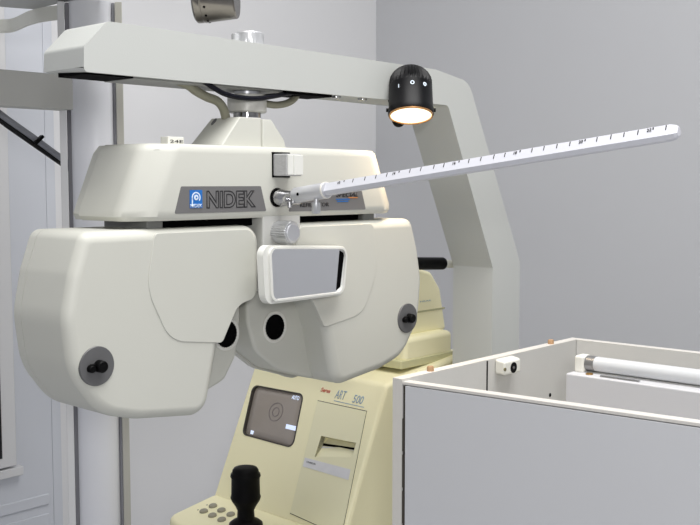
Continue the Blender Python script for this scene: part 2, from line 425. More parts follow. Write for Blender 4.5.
# mounting block
zb0, zb1 = ZT-.002, P(242, 117.5, Y=.775).z
def fr(z, x0, x1, y0, y1, ch):
    return [V((x0, y1, z)), V((x0, y0+ch, z)), V((x0+ch*.4, y0, z)), V((x1-ch*.4, y0, z)), V((x1, y0+ch, z)), V((x1, y1, z))]
X = lambda px, Y: P(px, 130, Y=Y).x
mb = obj('mount_block', loft([fr(zb0, X(222,.765)-.001, X(262,.765), .765, .815, .003), fr(zb0+.003, X(222,.765)-.001, X(262,.765), .765, .815, .003), fr(zb1, X(241,.768)-.002, X(262,.768), .768, .812, .003)]), WHITE, ph, bevel=.001)
obj('mount_cover', loft([fr(zb0, X(262.4,.765), X(287,.765), .765, .815, .003), fr(zb0+.010, X(262.4,.765), X(285,.765), .765, .815, .003), fr(zb1-.001, X(262.4,.768), X(272,.768), .768, .812, .003)]), WHITE, ph, bevel=.001)
# oval slot on the sloping left face
tl = V(((X(241,.768)-X(222,.765)), 0, zb1-zb0)); tl.normalize(); nn = V((-tl.z, 0, tl.x))
ba = V((X(222,.765)-.001, 0, zb0)) 
pz_ = P(214.5, 122.5, pl=(ba, nn))
obj('oval_slot', prism([pz_ + V((0,1,0))*.0026*math.cos(k*math.pi/10) + tl*.0048*math.sin(k*math.pi/10) - nn*.001 for k in range(20)], nn*.0022), DIAL, mb, flat=True)
# slide rails between housing and lens units
for xa, xb in ((.548, .566), (.845, .864)):
    obj('slide_rail', box(xa, xb, .762, .832, zz(-.0445), ZB+.003), RAIL, ph, bevel=.001)
obj('dark_gap', box(.568, .843, .768, .835, zz(-.0440), ZB+.002), HOLE, ph)  # black filler paints the dark gap between housing and lens units
# centre bracket
xa, xb = X(262,.752), X(300,.752)
obj('center_bracket', box(xa, xb, .7515, .832, zz(-.112), ZB+.002), ARMG, ph, bevel=.002)
# rocker block
xa = P(273, 165, Y=D).x; zq0 = P(273, 176, Y=D).z; zq1 = P(273, 154, Y=D).z
obj('switch_recess', box(xa-.0015, xa+.023, D-.0008, D+.002, zq0-.0015, zq1+.002), HOLE, ph, flat=True)
sw = obj('lever_block', box(xa, xa+.0215, .730, D+.004, zq0, zq1), CLEAR, ph, bevel=.0012)
obj('lever_face', box(xa+.001, xa+.0220, .7285, .7302, zq0+.001, zq1-.001), mat('lever ivory', S(228,228,222), .35), sw, bevel=.0006)
obj('lever_rib', box(xa+.008, xa+.0105, .7272, .7290, zq0+.001, zq1-.001), mat('lever ivory2', S(228,228,222), .35), sw, bevel=.0004)

# lens units ------------------------------------------------------
XC = .6955
def lo(px, py, Y=D): v = P(px, py, Y=Y); return V((v.x-XC, v.z))
front = [(lo(84,230.5), .012), (lo(261,224.5), .018), (lo(261.5,300), .012), (lo(232,306), .030),
         (lo(220,345), .03), (lo(208,416), .020), (lo(140,420.5), .04), (lo(102,416), .05), (lo(72,376), .06), (lo(65,320), .06), (lo(72,275), .05)]
zu = zz(-.043)
front[0] = (V((front[0][0].x, zu)), .012); front[1] = (V((front[1][0].x, zu)), .018)
FO = fillet(front, 8)
# raised inner cover
cov = [(lo(154,232), .006), (lo(254,232), .012), (lo(255,298), .008), (lo(238,305), .02), (lo(222,343), .006), (lo(170,341.5), .032), (lo(146.5,290), .05)]
cov = [(V((cov[0][0].x, zu-.0035)), .006), (V((cov[1][0].x, zu-.0035)), .012)] + cov[2:]
CO = fillet(cov, 8)
def lr(px, py, Y=.79): v = P(px, py, Y=Y); return V((-(v.x-XC), v.z))       # read off the right unit, mirrored
eye = [(V((lo(200,240).x, zu-.004)), .004), (V((lr(243.5,260).x, zu-.004)), .02), (lr(243,322), .03), (lr(251,352), .03), (lr(275,371), .04),
       (lr(306,378.5), .03), (V((lo(150,415).x, front[5][0].y+.004)), .02), (V((lo(150,300).x, front[5][0].y+.05)), 0)]
EO = fillet(eye, 8)
bottom_z = min(p.y for p in FO)
rear = [front[0], (V((lr(243.5,260).x-.001, zu)), .012), (lr(242.5,322), .03), (lr(250,353), .03), (lr(275,373), .04), (lr(303,380), .03)] + front[5:]
rear[6] = (V((front[5][0].x-.004, front[5][0].y)), .02)
RO = fillet(rear, 8)
XO = {1: XC, -1: XC+.0035}
def mx(pts, s, y): return [V((XO[s] + s*p.x, y, p.y)) for p in pts]
apx = XC - P(274.5, 327, Y=.787).x
for s, who in ((1, 'left'), (-1, 'right')):
    fb = obj('lens_unit', prism(mx(FO, s, D), (0, .0742, 0)), WHITE, ph, bevel=.0105, seg=5, only='front',
             label='%s lens housing of the pair' % who)
    obj('inner_cover', prism(mx(CO, s, D-.0008), (0, .004, 0)), WHITE, fb, bevel=.0008, seg=3, only='front')
    E2, R2_ = EO, RO
    if s == 1:
        sq = lambda p: V((apx+(p.x-apx)*.5, p.y)) if p.x > apx else p
        E2 = [sq(p) for p in EO]; R2_ = [sq(p) for p in RO]
    obj('eyepiece_housing', prism(mx(E2, s, .787), (0, .0360, 0)), WHITE, fb, bevel=.006, seg=4, only='front')
    obj('rear_cover', prism(mx(R2_, s, .8249), (0, .0150, 0)), WHITE, fb, bevel=.006, seg=3, only='back')
    # adjusting dial
    dp = P(96.5, 366, Y=D); dx = (dp.x-XC)*s + XC; dz = dp.z if s == 1 else P(407, 318, Y=D).z
    if s == -1: dx = P(407, 318, Y=D).x
    dl = obj('dial', lathe((dx, D+.001, dz), (0,-1,0), [(0,.0175),(.0020,.0175),(.0026,.0170)], 48), DIAL, fb)
    bm = lathe((dx+.0015, D-.0010, dz), (0,-1,0), [(0,.0056),(.007,.0052),(.0080,.0044)], 28)
    bm = lathe((dx-.0075, D-.0010, dz-.0012), (0,-1,0), [(0,.0034),(.005,.0032),(.0056,.0026)], 20, bm)
    obox((dx-.003, D-.0030, dz-.0005), (.0045,0,0), (0,.0025,0), (0,0,.0031), bm)
    obj('dial_knob', bm, BLACK, fb)
    # aperture
    ap = P(274.5, 327, Y=.787); ax = ap.x if s == -1 else XC-(ap.x-XC)+.001; az = ap.z
    obj('aperture_ring', lathe((ax, .788, az), (0,-1,0), [(0,.0172),(.0020,.0172),(.0026,.0156),(.0020,.0143),(.0004,.0142)], 56, rib=((2,3), .05)), mat('ring ivory', S(222,221,214), .4), fb)
    obj('aperture', lathe((ax, .788, az), (0,-1,0), [(0,.0143),(.0016,.0143),(.0010,.0110),(.0012,.004)], 48), HOLE, fb)
# knurled knob
kb = P(279.3, 232, Y=D); ka = V((0,-1,0))
obj('knurled_knob', lathe((kb.x, .752, kb.z), ka, [(0,.0110),(.002,.0118),(.0205,.0118),(.0215,.0106),(.022,.009)], 60, rib=((1,2), .10)), KNOBM, ph, label='knurled silver knob')
obj('knob_cap', lathe((kb.x, .7305, kb.z), ka, [(0,.0090),(.0012,.0090),(.0017,.0083)], 40), ALU, ph)

# tilting mirror in a white rounded frame
ml = P(263, 275, Y=.718); mr = P(346, 270, Y=.738)
dirm = V((mr.x-ml.x, mr.y-ml.y, 0)).normalized(); nm = V((dirm.y, -dirm.x, 0)); PLM = (V((ml.x, ml.y, 1)), nm)
def pm(px, py): return P(px, py, pl=PLM)
outer = fillet([(pm(262.5,245.5), .010), (pm(347.5,246), .011), (pm(344.5,294.5), .013), (pm(265.5,305), .012)], 8)
glass = fillet([(pm(269.5,249), .007), (pm(345,249), .009), (pm(341,291.5), .010), (pm(272,300), .008)], 8)
rimo = fillet([(pm(267.5,247.3), .008), (pm(346.3,247.3), .010), (pm(342.8,293), .011), (pm(270,302), .009)], 8)
bm = new()
def off(pts, d): return [p + nm*d for p in pts]
loft([off(outer,-.008), off(outer,-.0005), off(outer,0), off(rimo,.0), off(rimo,.0024), off(glass,.0024), off(glass,-.002)], bm)
mf = obj('mirror_frame', bm, mat('mirror frame enamel', S(226,226,220), .4), ph, sang=40)
obj('mirror_glass', prism(off(glass,-.0015), nm*.0012), MIRROR, mf, flat=True)
gc = sum(glass, V())/len(glass)
# black strip painting the dark gap on the right inside of the frame
a_, b_, c_, d2 = pm(339.8,250.5), pm(344.4,253), pm(340.4,287), pm(336.3,290.5)
obj('gap_strip', prism([p-nm*.0001 for p in (a_, b_, c_, d2)], nm*-.002), HOLE, mf, flat=True)
bc = pm(290, 270)
obj('mirror_stem', box(bc.x-.012, bc.x+.006, bc.y+.006, .756, bc.z-.008, bc.z+.008), ARMG, ph, bevel=.001)

# near point rod
XR = .7055
def pr(px, py): return P(px, py, X=XR)
t1 = pr(679, 131.5); t0 = pr(327, 189.5)
ax = (t1-t0).normalized(); upv = V((1,0,0)).cross(ax); upv = upv if upv.z > 0 else -upv
sd = V((-1,0,0))
rod = obj('ring_mount', lathe((P(277,197.5,Y=D).x, D+.001, P(277,197.5,Y=D).z), (0,-1,0), [(0,.0098),(.0018,.0098),(.0022,.0086),(.001,.008)], 40), BLACK, ph, label='black ring where the rod is mounted')
j0 = V((P(277,197.5,Y=D).x+.001, D+.001, P(277,197.5,Y=D).z)); j1 = pr(290, 197)
npr = obj('near_point_rod', new_rod := (lambda: (loft([
        [t0-ax*.01 + sd*x*k + upv*y*k for x, y in ((-.0050,-.0040),(-.0058,0),(-.0040,.0056),(.0022,.0062),(.0058,.0018),(.0050,-.0046),(0,-.0064))] if 0 else
        [c_ + sd*x*k + upv*y*k for x, y in ((-.0050,-.0040),(-.0058,.001),(-.0040,.0056),(.0012,.0062),(.0056,-.0016),(.0040,-.0054),(0,-.0064))]
        for c_, k in ((t0-ax*.004, 1), (t1-ax*.006, 1), (t1-ax*.002, .85), (t1, .55))])))(), ALUP, ph, label='long silver graduated near point rod', sang=25)
# facet plane for the marks: between (.0012,.0062) and (.0056,-.0016)
e0, e1 = V((.0012, .0062)), V((.0056, -.0016))
fn = (sd*(.0078) + upv*(.0044)).normalized()
fd = (sd*(e1.x-e0.x) + upv*(e1.y-e0.y)).normalized()
def mark(px, L, w=.0007, start=.0004, bm=None, b_=0):
    r = ray(px, 131 + (679-px)*.1648); t = XR/r.x; y = r.y*t
    c = t0 + ax*((y-t0.y)/ax.y)
    p = c + sd*e0.x + upv*e0.y + fd*start
    return obox(p + fd*L/2 + fn*.0001, ax*w/2, fd*L/2, fn*.0002, bm)
ticks = [355,367,378,389,412,423,436,446,471,483,496,507,534,546,559,572,599,613,626,640,668]
for tpx in ticks:
    obj('tick_mark', mark(tpx, .0040), INK, npr, flat=True)
for tpx, s_ in ((343,'10'),(398,'14'),(458,'16'),(519,'18'),(584,'20'),(652,'22')):
    r = ray(tpx-3, 131 + (679-tpx)*.1648); t = XR/r.x; y = r.y*t
    c = t0 + ax*((y-t0.y)/ax.y); p = c + sd*e0.x + upv*e0.y + fd*.0036
    text(s_, p + fn*.0001, ax, -fd, .0028, INK, npr, name='scale_number', off=.01)
    obj('tick_mark', mark(tpx+3, .0018, .0010), INK, npr, flat=True)
# sleeve, hinge, thumb screw
s0, s1 = pr(295, 195.5), pr(327.5, 190)
sa = (s1-s0).normalized()
L_ = (s1-s0).length
sl = obj('sleeve', lathe(s0, sa, [(0,.0066),(.0015,.0078),(L_-.002,.0080),(L_-.0003,.0074),(L_,.0066)], 36), ALU, npr)
obj('sleeve_band', lathe(s1-sa*.0028, sa, [(0,.0083),(.0018,.0083)], 36), mat('pale band', S(235,232,225), .3), npr)
obj('sleeve_hole', lathe(s0+sa*.012+V((-1,0,0)).cross(sa)*0+V((-.0072,0,0)), V((-1,0,0)), [(0,.0016),(.0010,.0016)], 16), HOLE, npr)
bm = lathe(j0, j1-j0, [(0,.0082),(.006,.0082),(.010,.0070),((j1-j0).length+.002,.0060)], 32)
obj('hinge', bm, CHROME, npr)
hz = pr(291, 199)
obj('hinge_fork', obox(hz+V((-.0005,0,-.0005)), V((.0062,0,0)), sa*.010, V((0,0,.0058))), CHROME, npr, bevel=.0015)
obj('hinge_pin', cyl(hz+V((-.009,0,0)), hz+V((.008,0,0)), .0028, seg=24), mat('pin steel', S(215,215,218), .15, metal=1), npr)
obj('hinge_screw', cyl(hz+V((-.0065,-.004,-.003)), hz+V((-.0065,-.005,-.0085)), .0024, seg=20), CHROME, npr)
ts = pr(317.5, 197)
obj('thumb_screw', lathe(ts+V((-.002,0,0)), (0,0,-1), [(0,.0022),(.0055,.0022),(.0055,.0043),(.0150,.0045),(.0163,.0038)], 32), KNOBM, npr)

# ---------------------------------------------------------------- hoses on top of the phoropter
yh = .790
tag(obj('beige_hose', tube([P(176,80,Y=yh), P(187,84.5,Y=yh), P(196,91,Y=yh), P(207,97,Y=yh), P(217,101,Y=yh), P(223,108,Y=yh), P(226,118,Y=yh)], .0046), HOSE),
    'beige hose drooping from the arm into the left side of the mount', 'hose')
tag(obj('beige_hose', tube([P(262,103,Y=yh+.004), P(275,105,Y=yh+.004), P(286,103.5,Y=yh+.004), P(294,99,Y=yh+.004), P(298,92,Y=yh+.004)], .0038), HOSE),
    'short beige hose looping up to the arm right of the pivot collar', 'hose')
tag(obj('navy_cable', tube([P(205,82,Y=.772), P(214,88,Y=.771), P(225,94,Y=.770), P(240,97.5,Y=.770), P(257,98.5,Y=.770), P(272,96.5,Y=.772), P(285,94,Y=.776), P(300,91,Y=.782)], .0026), NAVY),
    'thin dark blue cable curving in front of the pivot collar', 'cable')

# ---------------------------------------------------------------- black spotlight
ly = .7405
axl = (V((0,0,-1))*math.cos(math.radians(19)) + (-dh)*math.sin(math.radians(19))).normalized()
lc = P(411, 115, Y=ly); ls = (lc-CAM).dot(dh); R = 22.8*ls/F
sp_ = thing('spotlight', 'black domed spotlight, lit warm, mounted on the front of the overhead arm', 'lamp', lc)
Hc = .036
bm = lathe(lc, -axl, [(.004,R*.86),(0,R*.965),(.0006,R),(.006,R*1.01),(.008,R*.97),(Hc,R*.95)], 56)
obj('lamp_body', bm, BLACKM, sp_)
prof = [(Hc, R*.95)] + [(Hc + .0035 + R*.80*math.sin(math.radians(t)), R*.95*math.cos(math.radians(t))) for t in (5,18,32,46,60,74,86)]
obj('ribbed_dome', lathe(lc, -axl, prof, 60, rib=((1,2,3,4), .10)), mat('ribbed black', S(12,12,14), .5, spec=.25), sp_, flat=True)
obj('lamp_rim', lathe(lc, axl, [(-.003,R*.955),(.0004,R*.97),(.0016,R*.965),(.0016,R*.90),(-.002,R*.88)], 56), LRIM, sp_)
obj('lens', lathe(lc, axl, [(-.002,R*.90),(.0004,R*.89),(.0014,R*.55),(.0017,R*.2)], 48), LENS, sp_)
# mount behind
bkp = lc + V((0, (YF-ly)/2, .010)); 
obj('swivel_mount', cyl(lc - axl*.020 + V((0,.010,0)), V((lc.x+.002, YF+.004, lc.z+.022)), .009, seg=28), BLACK, sp_)
obj('swivel_disc', lathe(V((P(398,118,Y=YF).x, YF+.0005, P(398,117,Y=YF).z)), V((0,-1,0)), [(0,.0120),(.0025,.0120),(.0035,.0110)], 32), BLACK, sp_)
for sg in (-1, 1):
    obj('side_screw', cyl(lc - axl*.006 + rt*sg*R*.97, lc - axl*.006 + rt*sg*(R*1.08), .0022, seg=16), BLACK, sp_)
# markings on the body
tan_up = (-axl)
fr_n = (-dh - axl*(-dh).dot(axl)).normalized()
def onbody(ang, h):
    d = (fr_n*math.cos(ang) + rt*math.sin(ang)).normalized()
    return lc + tan_up*h + d*(R*.955+.0002), d
xdd = lambda d: V(tan_up).cross(d).normalized()
for ang, s_ in ((-.62,'I'), (0.02,'O'), (.62,'O')):
    p, d = onbody(ang, Hc-.0068 if s_ == 'O' else Hc-.009)
    if s_ == 'I': obj('switch_mark', obox(p, tan_up*.0022, xdd(d)*.0004, d*.0003), WINK, sp_, flat=True)
    else:
        obj('switch_mark', lathe(p, d, [(0,.0024),(.0004,.0024)], 24), WINK, sp_, flat=True)
        obj('mark_center', lathe(p+d*.0004, d, [(0,.0013 if ang < .3 else .0008),(.0002,.0013 if ang < .3 else .0008)], 20), BLACK, sp_, flat=True)

# ---------------------------------------------------------------- metal spotlight at the top
c0 = P(196, -3.5, S=1.02); c1 = P(237, -5, S=1.02)
la = (c1-c0).normalized(); la = (la - dh*.055).normalized(); R2 = .0268
ml_ = thing('metal_spotlight', 'brushed metal cylindrical spotlight above the overhead arm, cut by the top edge', 'lamp', c0)
Lm = (c1-c0).length
obj('lamp_shell', lathe(c0, la, [(0,R2*.97),(.001,R2),(.006,R2*1.0),(.0066,R2*.985),(.0078,R2*.985),(.0084,R2),(Lm*.97,R2*.90),(Lm,R2*.86)], 64), LAMPM, ml_)
obj('lamp_face', lathe(c0, -la, [(-.001,R2*.96),(.001,R2*.92),(.0004,R2*.8),(-.001,R2*.5)], 48), mat('face steel', S(120,120,120), .4, metal=.6), ml_)
a, u_, w_ = frame(la)
for k in range(16):
    th = 2*math.pi*k/16+.2
    dd = u_*math.cos(th)+w_*math.sin(th)
    obj('vent_hole', lathe(c0+la*.012+dd*(R2-.001), dd, [(0,.0013),(.0011,.0013)], 12), HOLE, ml_)
sm = c0 + la*Lm*.55
obj('hanging_stem', cyl(sm, sm+V((0,0,.20)), .008, seg=24), CHROME, ml_)

# ---------------------------------------------------------------- refractometer
XT = 1.0
TL = P(251, 372, X=XT)
sl_d = V((-.409, 0, -.913)).normalized(); sn = V((-sl_d.z*-1, 0, 0))
sn = V((sl_d.z, 0, -sl_d.x)).normalized()           # outward: -X and up
if sn.x > 0: sn = -sn
YL = P(252, 375, X=XT).y
ref = thing('autorefractometer', 'cream eye examination machine with grey screen and printer slot behind the lens housings', 'autorefractometer', (1.05, 1.0, zz(-.62)))
PLR = (TL, sn)
def pp(px, py, d=0): return P(px, py, pl=(TL+sn*d, sn))
FL = pp(213, 494)                                   # foot of the slanted panel, left
YRt = pp(385, 392).y
ytop = TL + (TL-FL)*.10
zbase = FL.z
prof = [(V((ytop.x+.005, ytop.z)), .012), (V((FL.x, FL.z)), .006), (V((FL.x-.0, FL.z)), 0)]
prof = fillet([(V((ytop.x, ytop.z)), .012), (V((FL.x, FL.z)), .0), (V((FL.x, zbase-.10)), 0), (V((1.20, zbase-.10)), 0), (V((1.20, ytop.z+.022)), .01)], 6)
yl, yr = YL+.001, YRt
body = obj('body', prism([V((p.x, yr, p.y)) for p in prof], (0, yl-yr, 0)), CREAM, ref, bevel=.007, seg=4, ang=40)
# cut screen opening and printer recess
bpy.context.view_layer.update()
def shift(bm, o):
    return bm
scr = fillet([(pp(253,384.5), .010), (pp(304,394), .010), (pp(293,448.5), .010), (pp(242,434.5), .010)], 6)
# gentle bulge on sides
sc = sum(scr, V())/len(scr)
c1_ = prism([p + sn*.02 for p in scr], -sn*.028)
rq = [pp(321.5,436), pp(356.5,443), pp(352.5,457.5), pp(315,457)]
c2_ = prism([p + sn*.02 for p in rq], -sn*.034)
cut(body, [c1_, c2_])
for f in body.data.polygons: f.use_smooth = False
body.data.materials.clear(); body.data.materials.append(CREAM)
bm = new(); bv = loft([[p-sn*.0079 for p in scr], [p-sn*.0060+(sc-p)*.02 for p in scr], [p-sn*.0025+(sc-p)*.08 for p in scr], [p-sn*.0014+(sc-p)*.3 for p in scr], [p-sn*.0010+(sc-p)*.7 for p in scr]], bm)
so = obj('screen', bm, SCREEN, ref, sang=60)
bm = loft([[p+sn*.0006 for p in scr], [p+(sc-p)*.035+sn*.0006 for p in scr], [p+(sc-p)*.045-sn*.003 for p in scr], [p-sn*.007 for p in scr]], close=False)
obj('screen_bezel', bm, BEZEL, ref, flat=True)
yd = -sl_d; xd = V((0,-1,0))
def scrt(pxy): return P(*pxy, pl=(TL+sn*-.0012, sn))
def quad(pts, m, name, par, th=.0004, d=0):
    return obj(name, prism([P(*p, pl=(TL+sn*d, sn)) for p in pts], sn*th), m, par, flat=True)
text('AUTO', scrt((291.5,399)), xd, yd, .0062, SCRW, so, width=.0150, name='screen_lettering', off=.02)
quad([(286.5,424),(297,426.5),(296,431),(285.5,428.5)], SCRW, 'screen_lettering', so, d=-.0010)
quad([(251,430),(254,431),(253,434.5),(250.5,434)], SCRW, 'screen_lettering', so, d=-.0014)
quad([(248.5,435.5),(251,436),(250.5,438),(248,437.5)], SCRW, 'screen_lettering', so, d=-.002)
rc = scrt((276,412)); 
for r_ in (.0135, .0065):
    bm = new(); Rr = []
    for k in range(33):
        t = 2*math.pi*k/32; Rr.append([rc + (xd*math.cos(t)+yd*math.sin(t))*(r_+s) + sn*h for s, h in ((-.0005,0),(.0005,0),(.0005,.0006),(-.0005,.0006))])
    loft(Rr, bm, close=False); obj('target_ring', bm, SCRD, so, flat=True)
# printer door: thin dark seam under a raised panel with the recess through it
dr = [pp(318,401), pp(366.5,411.5), pp(341.5,536), pp(290.5,513)]
vdir = dr[1]-dr[0]
def yz(p): return p
inn = [pp(321.5,436), pp(356.5,443), pp(352.5,457.5), pp(315,457)]
def plate_hole(out, inn, d, th):
    bm = new()
    L = [[p+sn*d for p in out], [p+sn*(d+th) for p in out], [p+sn*(d+th) for p in inn], [p+sn*(d-.008) for p in inn]]
    return loft(L, bm, close=False)
oc2 = sum(dr, V())/4
obj('door_seam', plate_hole([p+(p-oc2).normalized()*.0011 for p in dr], inn, 0, .0003), INK, ref, flat=True)
dd_ = obj('printer_door', plate_hole(dr, inn, 0, .0010), CREAMD, ref, flat=True)
ic = sum(inn, V())/4
obj('recess_floor', prism([inn[0]-sn*.0135, inn[1]-sn*.0135, inn[2]-sn*.0015, inn[3]-sn*.0015], -sn*.0003), CREAMD, dd_, flat=True)
f0, f1 = inn[0]*.72+inn[3]*.28-sn*.0085, inn[1]*.72+inn[2]*.28-sn*.0085
obj('paper_slot', prism([f0, f1, f1+sl_d*.0030, f0+sl_d*.0034], sn*.0006), HOLE, dd_, flat=True)
obj('slot_edge', prism([f0+sl_d*.0045, f1+sl_d*.0035, f1+sl_d*.0065, f0+sl_d*.0075], sn*.0012), PAPER, dd_, flat=True)
lbq = quad([(305,457.5),(350.5,469.5),(348.5,480),(303,466.5)], PAPER, 'paper_label', dd_, d=.001)
text('CLINICAL', P(306.5,462.5,pl=(TL+sn*.0014,sn)), xd, yd, .0022, INK, lbq, width=.018, name='label_print')
# brand and model lettering
text('Seres', pp(320.5,391.5), xd, yd, .0062, REDI, ref, width=.0185, name='brand_lettering', shear=.2, off=.02)
text('ART', pp(334.5,398), xd, yd, .0125, LBLUE, ref, width=.0200, name='model_lettering', shear=.2, off=.005)
text('500', pp(352,402.5), xd, yd, .0115, LBLUE, ref, width=.0190, name='model_lettering', shear=.2, off=.01)
quad([(334,400.3),(364,407),(364,407.7),(334,401)], LBLUE, 'underline', ref)
# base deck with buttons
dk = zbase
xf = P(167, 519, Y=YL).x
deck = fillet([(V((FL.x+.02, yl, dk)), 0), (V((FL.x-.004, yl, dk)), .0), (V((xf, yl, dk-.012)), .02), (V((xf-.012, yl-.05, dk-.016)), .03), (V((xf-.012, yr+.02, dk-.016)), .02), (V((xf-.002, yr, dk-.012)), .02), (V((FL.x+.02, yr, dk)), 0)], 6)
deck = [V((p.x, p.y, dk-.014*max(0,min(1,(FL.x-p.x)/(FL.x-xf+.012))))) for p in deck]
base = obj('control_deck', prism(deck, (0,0,-.09)), CREAM, ref, bevel=.006, seg=3, ang=40)
dn = V((-.014/(FL.x-xf+.012)*-1, 0, 1)); dn = V((-.014/(FL.x-xf+.012), 0, 1)).normalized()
PLD = (V((FL.x, yl, dk)), dn)
for px, py in ((213,506.5),(221.5,510.8),(230.8,515),(203.8,511.8),(212.5,516),(221.8,520.2)):
    p = P(px, py, pl=PLD)
    obj('push_button', lathe(p-dn*.001, dn, [(0,.0062),(.0030,.0060),(.0040,.0050)], 24), BTN, base)
for px, py in ((207,505),(198,510)):
    p = P(px, py, pl=PLD); obj('marker_dot', lathe(p-dn*.0005, dn, [(0,.0011),(.0008,.0011)], 12), INK, base)
# joystick
jp = P(246, 531, pl=PLD)
js = (jp-CAM).dot(dh)
def jz(py): return P(246, py, S=1).z*0 + (CAM + ray(246, py)*(js/ray(246,py).dot(dh))).z
def jr(w): return w*js/F/2*1.07
prof = [(0, 34), (jz(523)-jp.z, 32), (jz(520.5)-jp.z, 26), (jz(518)-jp.z, 17), (jz(510)-jp.z, 16), (jz(505.5)-jp.z, 20), (jz(500)-jp.z, 27), (jz(497)-jp.z, 29), (jz(494)-jp.z, 27.5), (jz(478)-jp.z, 27), (jz(476)-jp.z, 29),
        (jz(473.5)-jp.z, 28), (jz(472.5)-jp.z, 25.5), (jz(470)-jp.z, 25), (jz(467.8)-jp.z, 22), (jz(466.8)-jp.z, 14)]
obj('joystick', lathe(jp, (0,0,1), [(t, jr(w)) for t, w in prof], 40), BLACK, ref, label='black joystick', sang=50)
# upper measuring head, seen between the right lens housing and the post
Yh = YRt + .012
hx1 = P(453, 345, Y=Yh).x; hz1 = P(453, 330, Y=Yh).z
obj('upper_body', box(1.06, hx1, Yh, YL-.02, ytop.z+.018, hz1), CREAM, ref, bevel=.008, seg=3)
obj('shade_band', box(1.05, hx1+.001, Yh-.001, YL-.015, ytop.z+.012, ytop.z+.024), mat('cream olive shade', S(205,202,160), .45), ref, bevel=.002)  # olive band puts the machine's shaded side into the colour
Y2 = Yh+.02
hd = fillet([((V((P(447,330,Y=Y2).x, hz1-.003))), 0), (V((P(441,288,Y=Y2).x, P(441,288,Y=Y2).z)), .02), (V((P(432,272,Y=Y2).x, P(432,272,Y=Y2).z)), .015), (V((P(418,268,Y=Y2).x, P(418,268,Y=Y2).z)), .02), (V((1.05, P(405,290,Y=Y2).z)), .01), (V((1.05, hz1-.003)), 0)], 5)
hh = obj('measuring_head', prism([V((p.x, Y2, p.y)) for p in hd], (0,.15,0)), CREAM, ref, bevel=.006, seg=3, ang=40)
obj('head_seam', box(1.055, P(444.5,310,Y=Y2).x, Y2-.0006, Y2+.002, P(430,311,Y=Y2).z, P(430,309.3,Y=Y2).z), mat('seam shade', S(180,177,140), .5), ref, flat=True)
text('NEAR', (P(420,303,Y=Y2).x, Y2, P(420,302.5,Y=Y2).z), (1,0,0), (0,0,1), .0022, LBLUE, hh, width=P(431,303,Y=Y2).x-P(420,303,Y=Y2).x)
# lower stand for the machine
tag(obj('instrument_table', box(xf-.05, 1.36, yr-.01, yl+.02, 0, dk-.104), CAB, bevel=.004), 'light laminate instrument table under the cream machine', 'table')

# black grip on a white bar
gp = thing('grip_bar', 'black rubber grip on a white bar behind the right lens housing', 'handle', P(430, 263, Y=.848))
g0, g1 = P(405, 263.5, Y=.848), P(443, 263.5, Y=.848)
obj('rubber_grip', cyl(g0, g1, .0086, seg=28), BLACK, gp, bevel=.0015, ang=50)
g2 = P(470, 264.5, Y=.848)
obj('bar', cyl(g1-(g1-g0)*.1, g2, .0057, seg=24), SOCK, gp)
obj('bar_upright', cyl(V((g2.x-.004, g2.y, 0)), V((g2.x-.004, g2.y, g2.z+.004)), .0055, seg=24), SOCK, gp)

# ---------------------------------------------------------------- cabinet
YC = .66
T = .0125
A = P(393, 378, Y=YC); XF = A.x
Bk = P(575, 339.5, Y=YC); Bk = P(576, 340, Y=YC-T); XBk = Bk.x
Fz0 = P(404, 382.5, X=XF); Fz1 = P(700, 424, X=XF)
Rz0 = Bk; Rz1 = P(700, 354, X=XBk)
sf = (Fz1.z-Fz0.z)/(Fz1.y-Fz0.y); sr = (Rz1.z-Rz0.z)/(Rz1.y-Rz0.y)
YE = .08
cabn = thing('cabinet', 'open-topped grey laminate cabinet with side hinge in the lower right foreground', 'cabinet', ((XF+XBk)/2, .37, 0))
sidez0, sidez1 = A.z, Bk.z
def wedge(name, x0, x1, y0, y1, zf, m, bev=.0008, z0=.02, zcap=None):
    c = [(x0,y0),(x1,y0),(x1,y1),(x0,y1)]
    bm = loft([[V((x,y,z0)) for x, y in c], [V((x,y,zf(x,y))) for x, y in c]])
    return obj(name, bm, m, cabn, bevel=bev)
zs = lambda x, y: A.z + (Bk.z-A.z)*(x-XF)/(XBk-XF)
xslit = P(487, 370, Y=YC-T).x
wedge('side_panel', XF, XBk+T, YC-T, YC, zs, CABIN)
wedge('side_edge_band', XF-.0004, XF+.0000, YC-T, YC, zs, EDGE, 0)
obj('top_edge_band', loft([[V((x,y,zs(x,y)-.0002)) for x,y in ((XF,YC-T),(XBk+T,YC-T),(XBk+T,YC),(XF,YC))], [V((x,y,zs(x,y)+.0005)) for x,y in ((XF,YC-T),(XBk+T,YC-T),(XBk+T,YC),(XF,YC))]]), EDGE, cabn, flat=True)
zr = lambda x, y: Rz0.z + sr*(y-YC)
wedge('rear_panel', XBk, XBk+T, YE, YC-T-.0005, zr, CABIN)
obj('top_edge_band', loft([[V((x,y,zr(x,y)+d)) for x,y in ((XBk,YE),(XBk+T,YE),(XBk+T,YC-T),(XBk,YC-T))] for d in (-.0002,.0005)]), EDGE, cabn, flat=True)
zf_ = lambda x, y: Fz0.z + sf*(y-Fz0.y)
wedge('front_rail', XF+.0125, XF+.0135+T, YE, YC-T-.0005, lambda x, y: zf_(x,y)-.006, CABIN)
obj('front_edge_strip', loft([[V((x,y,zf_(x,y)+d)) for x,y in ((XF,YE),(XF+.0124,YE),(XF+.0124,YC-T),(XF,YC-T))] for d in (-.0022,.0005)]), EDGE, cabn, flat=True)
wedge('far_side_panel', XF, XBk+T, YE-T, YE-.0004, lambda x,y: .5*(zf_(x,y)+zr(x,y)), CAB)
zdoor = lambda x, y: zf_(x,y)-.0032
dor = wedge('front_door', XF, XF+.0122, YE-T+.013, P(404.8,430,X=XF).y, zdoor, CAB, .0006, z0=.06)
